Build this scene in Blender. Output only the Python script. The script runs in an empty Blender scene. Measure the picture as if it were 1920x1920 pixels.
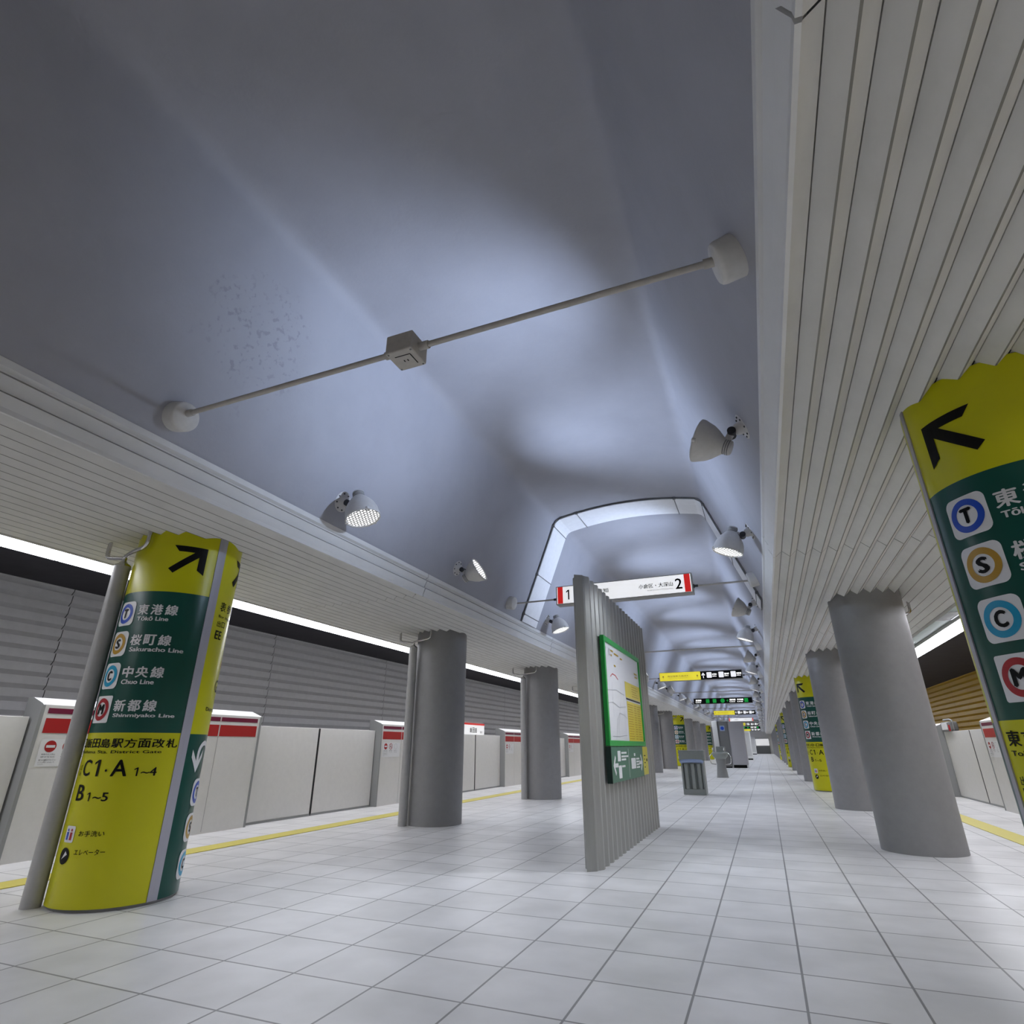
import bpy, bmesh, math
from mathutils import Vector, Matrix
R = math.radians
S = bpy.context.scene
COL = S.collection
CX = -1.563                      # centre line of the platform
Y0, Y1 = -6.0, 97.0
pi = math.pi

# ------------------------------------------------------------------ materials
def lin(c):
    if isinstance(c, str):
        c = [int(c[i:i+2], 16)/255 for i in (1, 3, 5)]
    return tuple(x/12.92 if x <= .04045 else ((x+.055)/1.055)**2.4 for x in c) + (1,)

def mat(name, col, rough=.5, metal=0., spec=.5, noise=0., nscale=6., bump=0., bscale=60., stretch=None, coat=0.):
    m = bpy.data.materials.new(name); m.use_nodes = True
    nt = m.node_tree; b = nt.nodes['Principled BSDF']
    c = lin(col)
    b.inputs['Base Color'].default_value = c
    b.inputs['Roughness'].default_value = rough
    b.inputs['Metallic'].default_value = metal
    b.inputs['Specular IOR Level'].default_value = spec
    b.inputs['Coat Weight'].default_value = coat
    if noise or bump:
        tc = nt.nodes.new('ShaderNodeTexCoord'); src = tc.outputs['Object']
        if stretch:
            mp = nt.nodes.new('ShaderNodeMapping'); mp.inputs['Scale'].default_value = stretch
            nt.links.new(src, mp.inputs['Vector']); src = mp.outputs['Vector']
    if noise:
        n = nt.nodes.new('ShaderNodeTexNoise'); n.inputs['Scale'].default_value = nscale
        n.inputs['Detail'].default_value = 8; n.inputs['Roughness'].default_value = .65
        nt.links.new(src, n.inputs['Vector'])
        r = nt.nodes.new('ShaderNodeValToRGB')
        r.color_ramp.elements[0].position = .3; r.color_ramp.elements[1].position = .62
        r.color_ramp.elements[0].color = tuple(x*(1-noise) for x in c[:3]) + (1,)
        r.color_ramp.elements[1].color = c
        nt.links.new(n.outputs['Fac'], r.inputs['Fac'])
        nt.links.new(r.outputs['Color'], b.inputs['Base Color'])
    if bump:
        n2 = nt.nodes.new('ShaderNodeTexNoise'); n2.inputs['Scale'].default_value = bscale
        n2.inputs['Detail'].default_value = 4
        nt.links.new(src, n2.inputs['Vector'])
        bp = nt.nodes.new('ShaderNodeBump'); bp.inputs['Strength'].default_value = bump
        bp.inputs['Distance'].default_value = .01
        nt.links.new(n2.outputs['Fac'], bp.inputs['Height'])
        nt.links.new(bp.outputs['Normal'], b.inputs['Normal'])
    return m

def emat(name, col, strength, base=None):
    m = bpy.data.materials.new(name); m.use_nodes = True
    b = m.node_tree.nodes['Principled BSDF']
    b.inputs['Base Color'].default_value = lin(base or col)
    b.inputs['Emission Color'].default_value = lin(col)
    b.inputs['Emission Strength'].default_value = strength
    b.inputs['Roughness'].default_value = .4
    return m

M = {}
M['vault'] = mat('painted_plaster', '#a3a3a9', .62, noise=.10, nscale=1.3, bump=.12, bscale=35)
M['soffit'] = mat('corrugated_white_steel', '#d6d4cf', .5, noise=.10, nscale=5, stretch=(1, .6, 1))
M['crease_line'] = mat('dark_crease_line', '#85827c', .7)
M['fascia'] = mat('white_steel_trim', '#dddcd9', .5, noise=.07, nscale=5, stretch=(1, .6, 1))
M['column'] = mat('grey_painted_steel', '#8b8a8b', .48, noise=.10, nscale=9, bump=.05, bscale=120)
M['pipe'] = mat('grey_pipe_paint', '#a9a8a7', .35, noise=.08, nscale=20)
M['chrome'] = mat('chrome', '#c8c8c8', .2, metal=1.)
M['yellow'] = mat('sign_yellow', '#c2c00e', .3, spec=.4)
M['green'] = mat('sign_green', '#0e4a40', .28, spec=.4)
M['white'] = mat('sign_white', '#dededf', .4)
M['black'] = mat('sign_black', '#060606', .5, spec=.2)
M['blue'] = mat('line_blue', '#0443b4', .35)
M['ochre'] = mat('line_ochre', '#b28a28', .35)
M['cyan'] = mat('line_cyan', '#0895bd', .35)
M['red'] = mat('line_red', '#a30f1e', .35)
M['strip'] = mat('silver_strip', '#a9a8b2', .4, metal=.2)
M['psd'] = mat('door_white', '#d8d6d2', .42, noise=.05, nscale=12)
M['psdside'] = mat('door_edge_grey', '#8d8e8d', .45)
M['psdcap_lit'] = mat('door_cap_lit_white', '#efefee', .4)  # lamp light on the sloped top, put into a paler white
M['seam'] = mat('dark_rubber', '#141414', .6)
M['fine'] = mat('fine_seam', '#8b8a88', .6)
M['purple'] = mat('stripe_maroon', '#6d1033', .4)
M['dred'] = mat('stripe_red', '#a81c1a', .4)
M['louvg'] = mat('grey_louvre', '#c6c5c5', .5, noise=.08, nscale=8)
M['louvy'] = mat('golden_louvre', '#b8920a', .45, noise=.08, nscale=8)
M['tunnel'] = mat('shaded_tunnel_concrete', '#4d4b50', .85, noise=.2, nscale=3)  # low light over the track is painted into this dark base tone
M['pit'] = mat('track_pit_concrete', '#9a9896', .9, noise=.3, nscale=4)
M['gceil'] = mat('greenish_ceiling_panel', '#7c8682', .6)
M['lamp'] = mat('lamp_white_paint', '#c9c6c2', .45, noise=.08, nscale=30)
M['conduit'] = mat('beige_conduit_paint', '#b5b0a8', .5, noise=.12, nscale=25)
M['cap'] = mat('cream_cover_paint', '#d4d1cb', .55, noise=.08, nscale=25)
M['dark'] = mat('dark_metal', '#2d2d2f', .5)
M['mid'] = mat('mid_grey_metal', '#7b7c7c', .45)
M['arch'] = mat('white_cover_panel', '#f0f0f1', .5, noise=.06, nscale=12)
M['kiosk'] = mat('brushed_grey_steel', '#a3a39f', .40, metal=.45, noise=.12, nscale=10, stretch=(1, 1, .15))
M['gframe'] = mat('bright_green_frame', '#159a3c', .35)
M['mapw'] = mat('map_paper', '#e3e3e6', .25)
M['mapy'] = mat('map_yellow', '#dcc81e', .3)
M['mapl'] = mat('map_grey_ink', '#9b9da0', .5)
M['mapo'] = mat('map_ochre_ink', '#b9962a', .5)
M['mapr'] = mat('map_red_ink', '#d0555a', .5)
M['kgreen'] = mat('sign_dull_green', '#3c6b56', .4)
M['kdark'] = mat('sign_dark_edge', '#0d2b24', .4)
M['kyel'] = mat('sign_pale_yellow', '#cdc23c', .4)
M['bin'] = mat('bin_grey_steel', '#8a8f8c', .38, metal=.4, noise=.08, nscale=14)
M['binr'] = mat('bin_recess', '#565b59', .5)
M['binb'] = mat('blue_grey_rim', '#93a2c0', .3, metal=.3)
M['cabl'] = mat('cabinet_light', '#c6c6c4', .45)
M['cabm'] = mat('cabinet_grey', '#a9a8ab', .45)
M['cabd'] = mat('cabinet_dark', '#6b6c6b', .4)
M['wbox'] = mat('machine_white', '#dcdcda', .45)
M['fwall'] = mat('end_wall_white', '#dededb', .6)
M['tactile'] = mat('tactile_yellow', '#cfc25a', .55)
M['ink'] = mat('grey_ink', '#4d4d50', .6)
M['fink'] = mat('faint_ink', '#77777a', .6)
M['tube'] = emat('fluorescent_tube', '#f6f7ff', 15.0)
M['swhite'] = emat('lit_sign_white', '#ffffff', .62, '#f0f0f0')
M['sred'] = emat('lit_sign_red', '#e0241e', .45)
M['syel'] = emat('lit_sign_yellow', '#f0e03c', .6)
M['sgrn'] = emat('lit_sign_green', '#0c9a3a', .5)
M['elit'] = emat('added_glow_white', '#ffffff', .45)  # glow of the panel added at the far end
M['sdark'] = mat('sign_casing', '#9a9894', .45)

def floor_mat():
    m = bpy.data.materials.new('platform_tiles'); m.use_nodes = True
    nt = m.node_tree; b = nt.nodes['Principled BSDF']
    tc = nt.nodes.new('ShaderNodeTexCoord')
    br = nt.nodes.new('ShaderNodeTexBrick')
    br.offset = 0; br.inputs['Scale'].default_value = 1
    br.inputs['Brick Width'].default_value = .45; br.inputs['Row Height'].default_value = .45
    br.inputs['Mortar Size'].default_value = .006; br.inputs['Mortar Smooth'].default_value = .2
    br.inputs['Color1'].default_value = lin('#e4e3e2'); br.inputs['Color2'].default_value = lin('#dbdad9')
    br.inputs['Mortar'].default_value = lin('#8c8b8a')
    nt.links.new(tc.outputs['Object'], br.inputs['Vector'])
    n = nt.nodes.new('ShaderNodeTexNoise'); n.inputs['Scale'].default_value = 2.2; n.inputs['Detail'].default_value = 7
    nt.links.new(tc.outputs['Object'], n.inputs['Vector'])
    r = nt.nodes.new('ShaderNodeValToRGB'); r.color_ramp.elements[0].position = .3; r.color_ramp.elements[1].position = .65
    r.color_ramp.elements[0].color = (.82, .82, .81, 1)
    nt.links.new(n.outputs['Fac'], r.inputs['Fac'])
    mx = nt.nodes.new('ShaderNodeMix'); mx.data_type = 'RGBA'; mx.blend_type = 'MULTIPLY'; mx.inputs[0].default_value = 1
    nt.links.new(br.outputs['Color'], mx.inputs[6]); nt.links.new(r.outputs['Color'], mx.inputs[7])
    nt.links.new(mx.outputs[2], b.inputs['Base Color'])
    b.inputs['Roughness'].default_value = .38
    return m
M['floor'] = floor_mat()

def vault_mat():
    """painted plaster with a flaking, spotted patch on the near wall"""
    m = M['vault']; nt = m.node_tree; b = nt.nodes['Principled BSDF']
    tc = nt.nodes.new('ShaderNodeTexCoord')
    n = nt.nodes.new('ShaderNodeTexNoise'); n.inputs['Scale'].default_value = 22; n.inputs['Detail'].default_value = 6
    nt.links.new(tc.outputs['Object'], n.inputs['Vector'])
    r = nt.nodes.new('ShaderNodeValToRGB'); r.color_ramp.elements[0].position = .56; r.color_ramp.elements[1].position = .64
    nt.links.new(n.outputs['Fac'], r.inputs['Fac'])
    big = nt.nodes.new('ShaderNodeTexNoise'); big.inputs['Scale'].default_value = 3.5; big.inputs['Detail'].default_value = 4
    nt.links.new(tc.outputs['Object'], big.inputs['Vector'])
    di = nt.nodes.new('ShaderNodeVectorMath'); di.operation = 'DISTANCE'; di.inputs[1].default_value = (-3.037, 2.45, 3.80)
    nt.links.new(tc.outputs['Object'], di.inputs[0])
    ad = nt.nodes.new('ShaderNodeMath'); ad.operation = 'SUBTRACT'                    # ragged edge of the flaking patch
    nt.links.new(big.outputs['Fac'], ad.inputs[0]); nt.links.new(di.outputs['Value'], ad.inputs[1])
    r2 = nt.nodes.new('ShaderNodeValToRGB'); r2.color_ramp.elements[0].position = .0; r2.color_ramp.elements[1].position = .22
    nt.links.new(ad.outputs[0], r2.inputs['Fac'])
    mu = nt.nodes.new('ShaderNodeMath'); mu.operation = 'MULTIPLY'
    nt.links.new(r.outputs['Color'], mu.inputs[0]); nt.links.new(r2.outputs['Color'], mu.inputs[1])
    mu2 = nt.nodes.new('ShaderNodeMath'); mu2.operation = 'MULTIPLY'; mu2.inputs[1].default_value = .38
    nt.links.new(mu.outputs[0], mu2.inputs[0])
    mx = nt.nodes.new('ShaderNodeMix'); mx.data_type = 'RGBA'
    old = b.inputs['Base Color'].links[0].from_socket
    nt.links.new(mu2.outputs[0], mx.inputs[0]); nt.links.new(old, mx.inputs[6]); mx.inputs[7].default_value = lin('#6f6f76')
    nt.links.new(mx.outputs[2], b.inputs['Base Color'])
vault_mat()

def lens_mat():
    """lit lamp glass with a dark square grid"""
    m = bpy.data.materials.new('lamp_glass_grid'); m.use_nodes = True
    nt = m.node_tree; b = nt.nodes['Principled BSDF']
    b.inputs['Base Color'].default_value = (.05, .05, .05, 1)
    tc = nt.nodes.new('ShaderNodeTexCoord')
    br = nt.nodes.new('ShaderNodeTexBrick'); br.offset = .5
    br.inputs['Scale'].default_value = 1; br.inputs['Brick Width'].default_value = .03; br.inputs['Row Height'].default_value = .03
    br.inputs['Mortar Size'].default_value = .0055; br.inputs['Mortar Smooth'].default_value = .1
    br.inputs['Color1'].default_value = (1, 1, 1, 1); br.inputs['Color2'].default_value = (1, 1, 1, 1); br.inputs['Mortar'].default_value = (.02, .02, .02, 1)
    nt.links.new(tc.outputs['Object'], br.inputs['Vector'])
    nt.links.new(br.outputs['Color'], b.inputs['Emission Color'])
    b.inputs['Emission Strength'].default_value = 2.2
    return m
M['lens'] = lens_mat()

# ------------------------------------------------------------------ mesh helpers
class MB:
    def __init__(s): s.bm = bmesh.new(); s.mats = []
    def mi(s, k):
        if k not in s.mats: s.mats.append(k)
        return s.mats.index(k)
    def face(s, pts, k, smooth=False):
        vs = [s.bm.verts.new(p) for p in pts]
        f = s.bm.faces.new(vs); f.material_index = s.mi(k); f.smooth = smooth
        return f
    def grid(s, rows, k, smooth=True, closed=False):
        """rows: list of equal-length point lists"""
        vr = [[s.bm.verts.new(p) for p in r] for r in rows]
        n = len(rows[0]); i = s.mi(k)
        for a, b in zip(vr, vr[1:]):
            for j in range(n if closed else n-1):
                j2 = (j+1) % n
                f = s.bm.faces.new((a[j], a[j2], b[j2], b[j])); f.material_index = i; f.smooth = smooth
        return vr
    def box(s, x0, x1, y0, y1, z0, z1, k, bev=0.):
        i = s.mi(k)
        r = bmesh.ops.create_cube(s.bm, size=1, matrix=Matrix.Translation(((x0+x1)/2, (y0+y1)/2, (z0+z1)/2)) @ Matrix.Diagonal((abs(x1-x0), abs(y1-y0), abs(z1-z0), 1)))
        fs = set(f for v in r['verts'] for f in v.link_faces)
        for f in fs: f.material_index = i
        if bev:
            es = list(set(e for f in fs for e in f.edges))
            q = bmesh.ops.bevel(s.bm, geom=es, offset=bev, segments=2, affect='EDGES', profile=.5, clamp_overlap=True)
            for f in q['faces']: f.material_index = i
    def prism_y(s, prof, y0, y1, k, caps=True, smooth=False, closed=True):
        a = [(x, y0, z) for x, z in prof]; b = [(x, y1, z) for x, z in prof]
        s.grid([a, b], k, smooth, closed)
        if caps:
            s.face(a, k); s.face(b[::-1], k)
    def prism_z(s, prof, z0, z1, k, smooth=False):
        a = [(x, y, z0) for x, y in prof]; b = [(x, y, z1) for x, y in prof]
        s.grid([a, b], k, smooth, True); s.face(a[::-1], k); s.face(b, k)
    def lathe(s, prof, p, axis, k, seg=32, smooth=True, cap0=True, cap1=True):
        """prof: list of (distance along axis, radius)"""
        ax = Vector(axis).normalized(); p = Vector(p)
        u = ax.orthogonal().normalized(); v = ax.cross(u)
        rows = [[tuple(p + ax*d + (u*math.cos(2*pi*j/seg) + v*math.sin(2*pi*j/seg))*r) for j in range(seg)] for d, r in prof]
        s.grid(rows, k, smooth, True)
        if cap0: s.face(rows[0][::-1], k)
        if cap1: s.face(rows[-1], k)
    def cyl(s, p0, p1, r, k, seg=20, smooth=True):
        p0 = Vector(p0); p1 = Vector(p1)
        s.lathe([(0, r), ((p1-p0).length, r)], p0, p1-p0, k, seg, smooth)
    def tube(s, pts, r, k, seg=12, rad=0.):
        P = [Vector(p) for p in pts]
        if rad:                                             # round the corners
            Q = [P[0]]
            for a, b, c in zip(P, P[1:], P[2:]):
                d1 = (a-b).normalized(); d2 = (c-b).normalized(); rr = min(rad, (a-b).length*.49, (c-b).length*.49)
                s0 = b+d1*rr; s1 = b+d2*rr
                for t in (0, .25, .5, .75, 1):
                    Q.append(s0*(1-t)**2 + b*2*t*(1-t) + s1*t*t)
            Q.append(P[-1]); P = Q
        t0 = (P[1]-P[0]).normalized(); u = t0.orthogonal().normalized(); rows = []
        for i, p in enumerate(P):
            t = (P[min(i+1, len(P)-1)] - P[max(i-1, 0)]).normalized()
            u = (u - t*u.dot(t)).normalized(); v = t.cross(u)
            rows.append([tuple(p + (u*math.cos(2*pi*j/seg)+v*math.sin(2*pi*j/seg))*r) for j in range(seg)])
        s.grid(rows, k, True, True); s.face(rows[0][::-1], k); s.face(rows[-1], k)
    def shape(s, polys, k, mapper, step=None):
        """flat polygons [(u,v)...] mapped onto a surface, cut every `step` in u"""
        b = bmesh.new()
        for pl in polys:
            if isinstance(pl, tuple):                       # (verts, faces)
                vs = [b.verts.new((x, y, 0)) for x, y in pl[0]]
                for f in pl[1]:
                    try: b.faces.new([vs[i] for i in f])
                    except ValueError: pass
            else:
                b.faces.new([b.verts.new((x, y, 0)) for x, y in pl])
        if step:
            us = [v.co.x for v in b.verts]
            t = math.floor(min(us)/step)*step + step
            while t < max(us):
                bmesh.ops.bisect_plane(b, geom=b.verts[:]+b.edges[:]+b.faces[:], plane_co=(t, 0, 0), plane_no=(1, 0, 0)); t += step
        i = s.mi(k); mp = {}
        for v in b.verts: mp[v] = s.bm.verts.new(mapper(v.co.x, v.co.y))
        for f in b.faces:
            try:
                g = s.bm.faces.new([mp[v] for v in f.verts]); g.material_index = i
            except ValueError: pass
        b.free()
    def build(s, name, parent=None, loc=None, normals=True):
        me = bpy.data.meshes.new(name)
        if normals: bmesh.ops.recalc_face_normals(s.bm, faces=s.bm.faces[:])
        s.bm.to_mesh(me); s.bm.free()
        for k in s.mats: me.materials.append(M[k])
        o = bpy.data.objects.new(name, me); COL.objects.link(o)
        if parent is not None: o.parent = parent
        if loc: o.location = loc
        return o

def tag(o, label, cat, group=None, kind=None):
    o['label'] = label; o['category'] = cat
    if group: o['group'] = group
    if kind: o['kind'] = kind
    return o
def thing(name, label, cat, loc=(0, 0, 0), group=None, kind=None):
    o = bpy.data.objects.new(name, None); COL.objects.link(o); o.location = loc
    o.empty_display_size = .1
    return tag(o, label, cat, group, kind)
def struct(o):
    o['kind'] = 'structure'; return o
KIDS = {}
def dup(o, parent=None):
    c = o.copy(); COL.objects.link(c)
    if parent is not None: c.parent = parent
    for ch in list(o.children): dup(ch, c)
    return c
ORD = ['nearest', 'second', 'third', 'fourth', 'fifth', 'sixth', 'seventh', 'eighth', 'ninth', 'tenth', 'eleventh', 'twelfth', 'thirteenth', 'fourteenth', 'fifteenth', 'sixteenth',
       'seventeenth', 'eighteenth', 'nineteenth', 'twentieth', 'twenty-first', 'twenty-second', 'twenty-third', 'twenty-fourth', 'twenty-fifth', 'twenty-sixth', 'twenty-seventh', 'twenty-eighth', 'twenty-ninth', 'thirtieth', 'thirty-first', 'thirty-second', 'thirty-third', 'thirty-fourth']

# ------------------------------------------------------------------ lettering
_T = {}
def text2d(body, bold=0.):
    key = (body, bold)
    if key not in _T:
        cu = bpy.data.curves.new('t', 'FONT'); cu.body = body; cu.size = 1; cu.resolution_u = 3
        o = bpy.data.objects.new('t', cu); COL.objects.link(o)
        bpy.context.view_layer.update()
        dg = bpy.context.evaluated_depsgraph_get()
        me = bpy.data.meshes.new_from_object(o.evaluated_get(dg))
        vs = [(v.co.x, v.co.y) for v in me.vertices]; fs = [tuple(p.vertices) for p in me.polygons]
        bpy.data.objects.remove(o); bpy.data.curves.remove(cu); bpy.data.meshes.remove(me)
        if bold:                                            # heavier strokes: copies nudged sideways and up
            V, F = [], []
            for dx, dy in ((-bold, 0), (bold, 0), (0, -bold*.6), (0, bold*.6)):
                F += [tuple(i+len(V) for i in f) for f in fs]; V += [(x+dx, y+dy) for x, y in vs]
            vs, fs = V, F
        _T[key] = (vs, fs)
    return _T[key]
def fit(body, u0, u1, v0, v1, bold=0.):
    """letters stretched into the rectangle u0..u1, v0..v1"""
    vs, fs = text2d(body, bold)
    x0 = min(v[0] for v in vs); x1 = max(v[0] for v in vs); y0 = min(v[1] for v in vs); y1 = max(v[1] for v in vs)
    return [([(u0+(x-x0)/(x1-x0)*(u1-u0), v0+(y-y0)/(y1-y0)*(v1-v0)) for x, y in vs], fs)]
def chars(body, u0, adv, v0, h, bold=0., w=None):
    """evenly spaced square characters"""
    out = []
    for i, ch in enumerate(body):
        if ch == ' ': continue
        out += fit(ch, u0+i*adv, u0+i*adv+(w or h*.98), v0, v0+h, bold)
    return out
def one(u0, u1, v0, v1, sw=.3):
    w, h = u1-u0, v1-v0; s = w*sw
    return [[(u1-s, v0), (u1, v0), (u1, v1), (u1-s*.9, v1), (u0, v1-h*.17), (u0, v1-h*.31), (u1-s, v1-h*.17)]]
def rrect(u0, u1, v0, v1, r, n=6):
    out = []
    for cx, cy, a in ((u1-r, v1-r, 0), (u0+r, v1-r, 90), (u0+r, v0+r, 180), (u1-r, v0+r, 270)):
        for i in range(n+1):
            t = R(a+90*i/n); out.append((cx+r*math.cos(t), cy+r*math.sin(t)))
    return out
def disc(cu, cv, r, n=40): return [(cu+r*math.cos(2*pi*i/n), cv+r*math.sin(2*pi*i/n)) for i in range(n)]
def ring(cu, cv, r0, r1, n=40):
    a = disc(cu, cv, r0, n); b = disc(cu, cv, r1, n)
    return (a+b, [(i, (i+1) % n, n+(i+1) % n, n+i) for i in range(n)])
def xf(polys, f):
    return [([f(*p) for p in q[0]], q[1]) if isinstance(q, tuple) else [f(*p) for p in q] for q in polys]
ARROW = [[(.05, 1), (1, 1), (1, .02), (.79, .17), (.79, .64), (.64, .79), (.20, .79)], [(0, .15), (.15, 0), (.80, .65), (.65, .80)]]   # points up and to the right
SARROW = [[(0, .5), (.42, 1), (.56, .86), (.34, .60), (.34, .40), (.56, .14), (.42, 0)], [(.30, .6), (1, .6), (1, .4), (.30, .4)]]     # points left

# ------------------------------------------------------------------ the setting
b = MB(); b.face([(CX-5.32, Y0, 0), (CX+5.32, Y0, 0), (CX+5.32, Y1, 0), (CX-5.32, Y1, 0)], 'floor')
for sd in (-1, 1):
    b.face([(CX+sd*5.32, Y0, 0), (CX+sd*5.32, Y1, 0), (CX+sd*5.32, Y1, -1.2), (CX+sd*5.32, Y0, -1.2)], 'pit')
struct(b.build('floor', normals=False))
for sd, nm in ((-1, 'left'), (1, 'right')):
    b = MB(); b.face([(CX+sd*5.32, Y0, -1.2), (CX+sd*8.95, Y0, -1.2), (CX+sd*8.95, Y1, -1.2), (CX+sd*5.32, Y1, -1.2)], 'pit')
    struct(b.build('floor_track_'+nm))

# vault
half = [(1.87, 2.84), (1.83, 2.90), (1.82, 2.925), (1.265, 4.38), (1.235, 4.46), (1.215, 4.505), (1.185, 4.55), (1.145, 4.58), (1.095, 4.60), (1.03, 4.612)]
for i in range(1, 13): half.append((1.03*(1-i/12), 4.712-.10*(1-i/12)**2))
prof = [(CX-o, z) for o, z in half] + [(CX+o, z) for o, z in half[-2::-1]]
b = MB()
ys = [Y0 + (Y1-Y0)*i/60 for i in range(61)]
b.grid([[(x, y, z) for x, z in prof] for y in ys], 'vault', True)
struct(b.build('ceiling'))

# corrugated soffits, with panel joints every 4.6 m
PITCH, AMP, ZS = .13, .055, 2.63
for sd, nm in ((-1, 'left'), (1, 'right')):
    b = MB(); o0, o1 = 1.905, 4.04
    n = int(round((o1-o0)/(PITCH/2)))
    pr = []
    for i in range(n+1):
        o = o0+(o1-o0)*i/n
        if i % 2: pr += [(o-.0022, ZS+AMP), (o-.0022, ZS+AMP+.02), (o+.0022, ZS+AMP+.02), (o+.0022, ZS+AMP)]
        else: pr += [(o-.004, ZS), (o+.004, ZS)] if 0 < i < n else [(o, ZS)]
    cuts = [Y0] + [5.62+4.6*k for k in range(-2, 20)] + [Y1]
    for a, c in zip(cuts, cuts[1:]):
        b.grid([[(CX+sd*o, a+.004, z) for o, z in pr], [(CX+sd*o, c-.004, z) for o, z in pr]], 'soffit', False)
        for i in range(2, n, 2):                            # dark crease line painted in along every ridge
            o = o0+(o1-o0)*i/n; b.face([(CX+sd*(o-.004), a+.004, ZS-.0008), (CX+sd*(o+.004), a+.004, ZS-.0008), (CX+sd*(o+.004), c-.004, ZS-.0008), (CX+sd*(o-.004), c-.004, ZS-.0008)], 'crease_line')
        b.face([(CX+sd*o0, c-.004, ZS+.06), (CX+sd*o1, c-.004, ZS+.06), (CX+sd*o1, c+.004, ZS+.06), (CX+sd*o0, c+.004, ZS+.06)], 'seam')
    struct(b.build('ceiling_'+nm))
    # stepped fascia between soffit and vault
    b = MB()
    fp = [(1.905, 2.63), (1.889, 2.632), (1.887, 2.66), (1.860, 2.722), (1.900, 2.724), (1.900, 2.737), (1.878, 2.738), (1.872, 2.752), (1.844, 2.812), (1.884, 2.814), (1.884, 2.827), (1.860, 2.829), (1.856, 2.838), (1.832, 2.852), (1.827, 2.893), (1.90, 2.897), (1.93, 2.70)]
    for a, c in zip(cuts, cuts[1:]):
        b.prism_y([(CX+sd*o, z) for o, z in fp], a+.007, c-.007, 'fascia')
    struct(b.build('trim_1' if sd < 0 else 'trim_2'))
    # ceiling over the platform edge, and the higher ceiling over the track, coloured dark for its shade
    b = MB(); b.face([(CX+sd*4.04, Y0, 2.886), (CX+sd*4.98, Y0, 2.886), (CX+sd*4.98, Y1, 2.886), (CX+sd*4.04, Y1, 2.886)], 'gceil')
    b.face([(CX+sd*4.04, Y0, ZS), (CX+sd*4.04, Y1, ZS), (CX+sd*4.04, Y1, 2.886), (CX+sd*4.04, Y0, 2.886)], 'soffit')
    struct(b.build('ceiling_edge_'+nm))
    b = MB()
    b.box(CX+sd*4.97, CX+sd*5.02, Y0, Y1, 2.90, 3.47, 'tunnel')
    b.face([(CX+sd*4.97, Y0, 3.457), (CX+sd*9.0, Y0, 3.457), (CX+sd*9.0, Y1, 3.457), (CX+sd*4.97, Y1, 3.457)], 'tunnel')
    struct(b.build('ceiling_track_'+nm))
    # louvred track wall
    b = MB(); key = 'louvg' if sd < 0 else 'louvy'; pz = .19; ow = 8.85
    pr = []; z = -1.2
    while z < 3.45:
        pr += [(ow, z), (ow-.055, z+.065), (ow-.06, z+.185)]; z += pz
    pr.append((ow, 3.46))
    wc = [Y0] + [1.2+4.6*k for k in range(-1, 21)] + [Y1]
    for a, c in zip(wc, wc[1:]):
        b.grid([[(CX+sd*o, a+.006, z) for o, z in pr], [(CX+sd*o, c-.006, z) for o, z in pr]], key, False)
    b.face([(CX+sd*(ow+.02), Y0, -1.2), (CX+sd*(ow+.02), Y1, -1.2), (CX+sd*(ow+.02), Y1, 3.46), (CX+sd*(ow+.02), Y0, 3.46)], 'seam')
    struct(b.build('wall_'+nm))
# end walls
b = MB(); b.box(CX-9.0, CX+9.0, Y1, Y1+.2, -1.2, 4.8, 'fwall'); struct(b.build('wall_far'))
b = MB(); b.box(CX-9.0, CX+9.0, Y0-.2, Y0, -1.2, 4.8, 'fwall'); struct(b.build('wall_back'))

# yellow tactile strips
for sd, nm in ((-1, 'grey louvred'), (1, 'golden louvred')):
    b = MB(); b.box(CX+sd*3.99, CX+sd*4.25, Y0+.05, Y1-.05, .0005, .006, 'tactile')
    for i in range(2): pass
    tag(b.build('tactile_strip'), 'yellow tactile strip on the platform floor beside the doors facing the %s wall' % nm, 'tactile strip')

# ------------------------------------------------------------------ columns
SPC = 4.6; RC = .384
ROWS = {'L': (-4.478, 3.354), 'R': (1.353, 3.252)}
SIGNED = {'L': (0, 7, 11), 'R': (0, 3, 7, 11)}
def column_proto(sd):
    root = thing('round_column', '', 'column', kind='thing')
    b = MB(); b.lathe([(0, RC), (2.684, RC)], (0, 0, 0), (0, 0, 1), 'column', 56); b.build('shaft', root)
    th = R(-37); px, py = .475*math.sin(th), -.475*math.cos(th)
    px *= -sd; py *= -sd
    b = MB(); b.lathe([(0, .062), (2.40, .062)], (px, py, 0), (0, 0, 1), 'pipe', 20); b.build('drain_pipe', root)
    b = MB()
    b.lathe([(0, .062), (.012, .060), (.03, .035), (.05, .02)], (px, py, 2.40), (0, 0, 1), 'chrome', 20)
    q = -sd
    b.tube([(px, py, 2.44), (px, py, 2.475), (px-q*.245, py, 2.51), (px-q*.245, py, 2.70)], .017, 'chrome', 10, .05)
    b.tube([(px, py, 2.44), (px, py, 2.49), (px+q*.14, py-q*.045, 2.50), (px+q*.33, py-q*.06, 2.52), (px+q*.335, py-q*.06, 2.70)], .017, 'chrome', 10, .06)
    b.build('pipe_elbow', root)
    # dark gap where the shaft passes through the soffit
    b = MB(); b.lathe([(0, RC+.001), (0, RC+.028), (.004, RC+.028), (.004, RC+.001)], (0, 0, 2.684), (0, 0, 1), 'seam', 40, True, False, False); b.build('collar_gap', root)
    return root
WALLN = {'L': 'grey louvred', 'R': 'golden louvred'}
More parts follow.
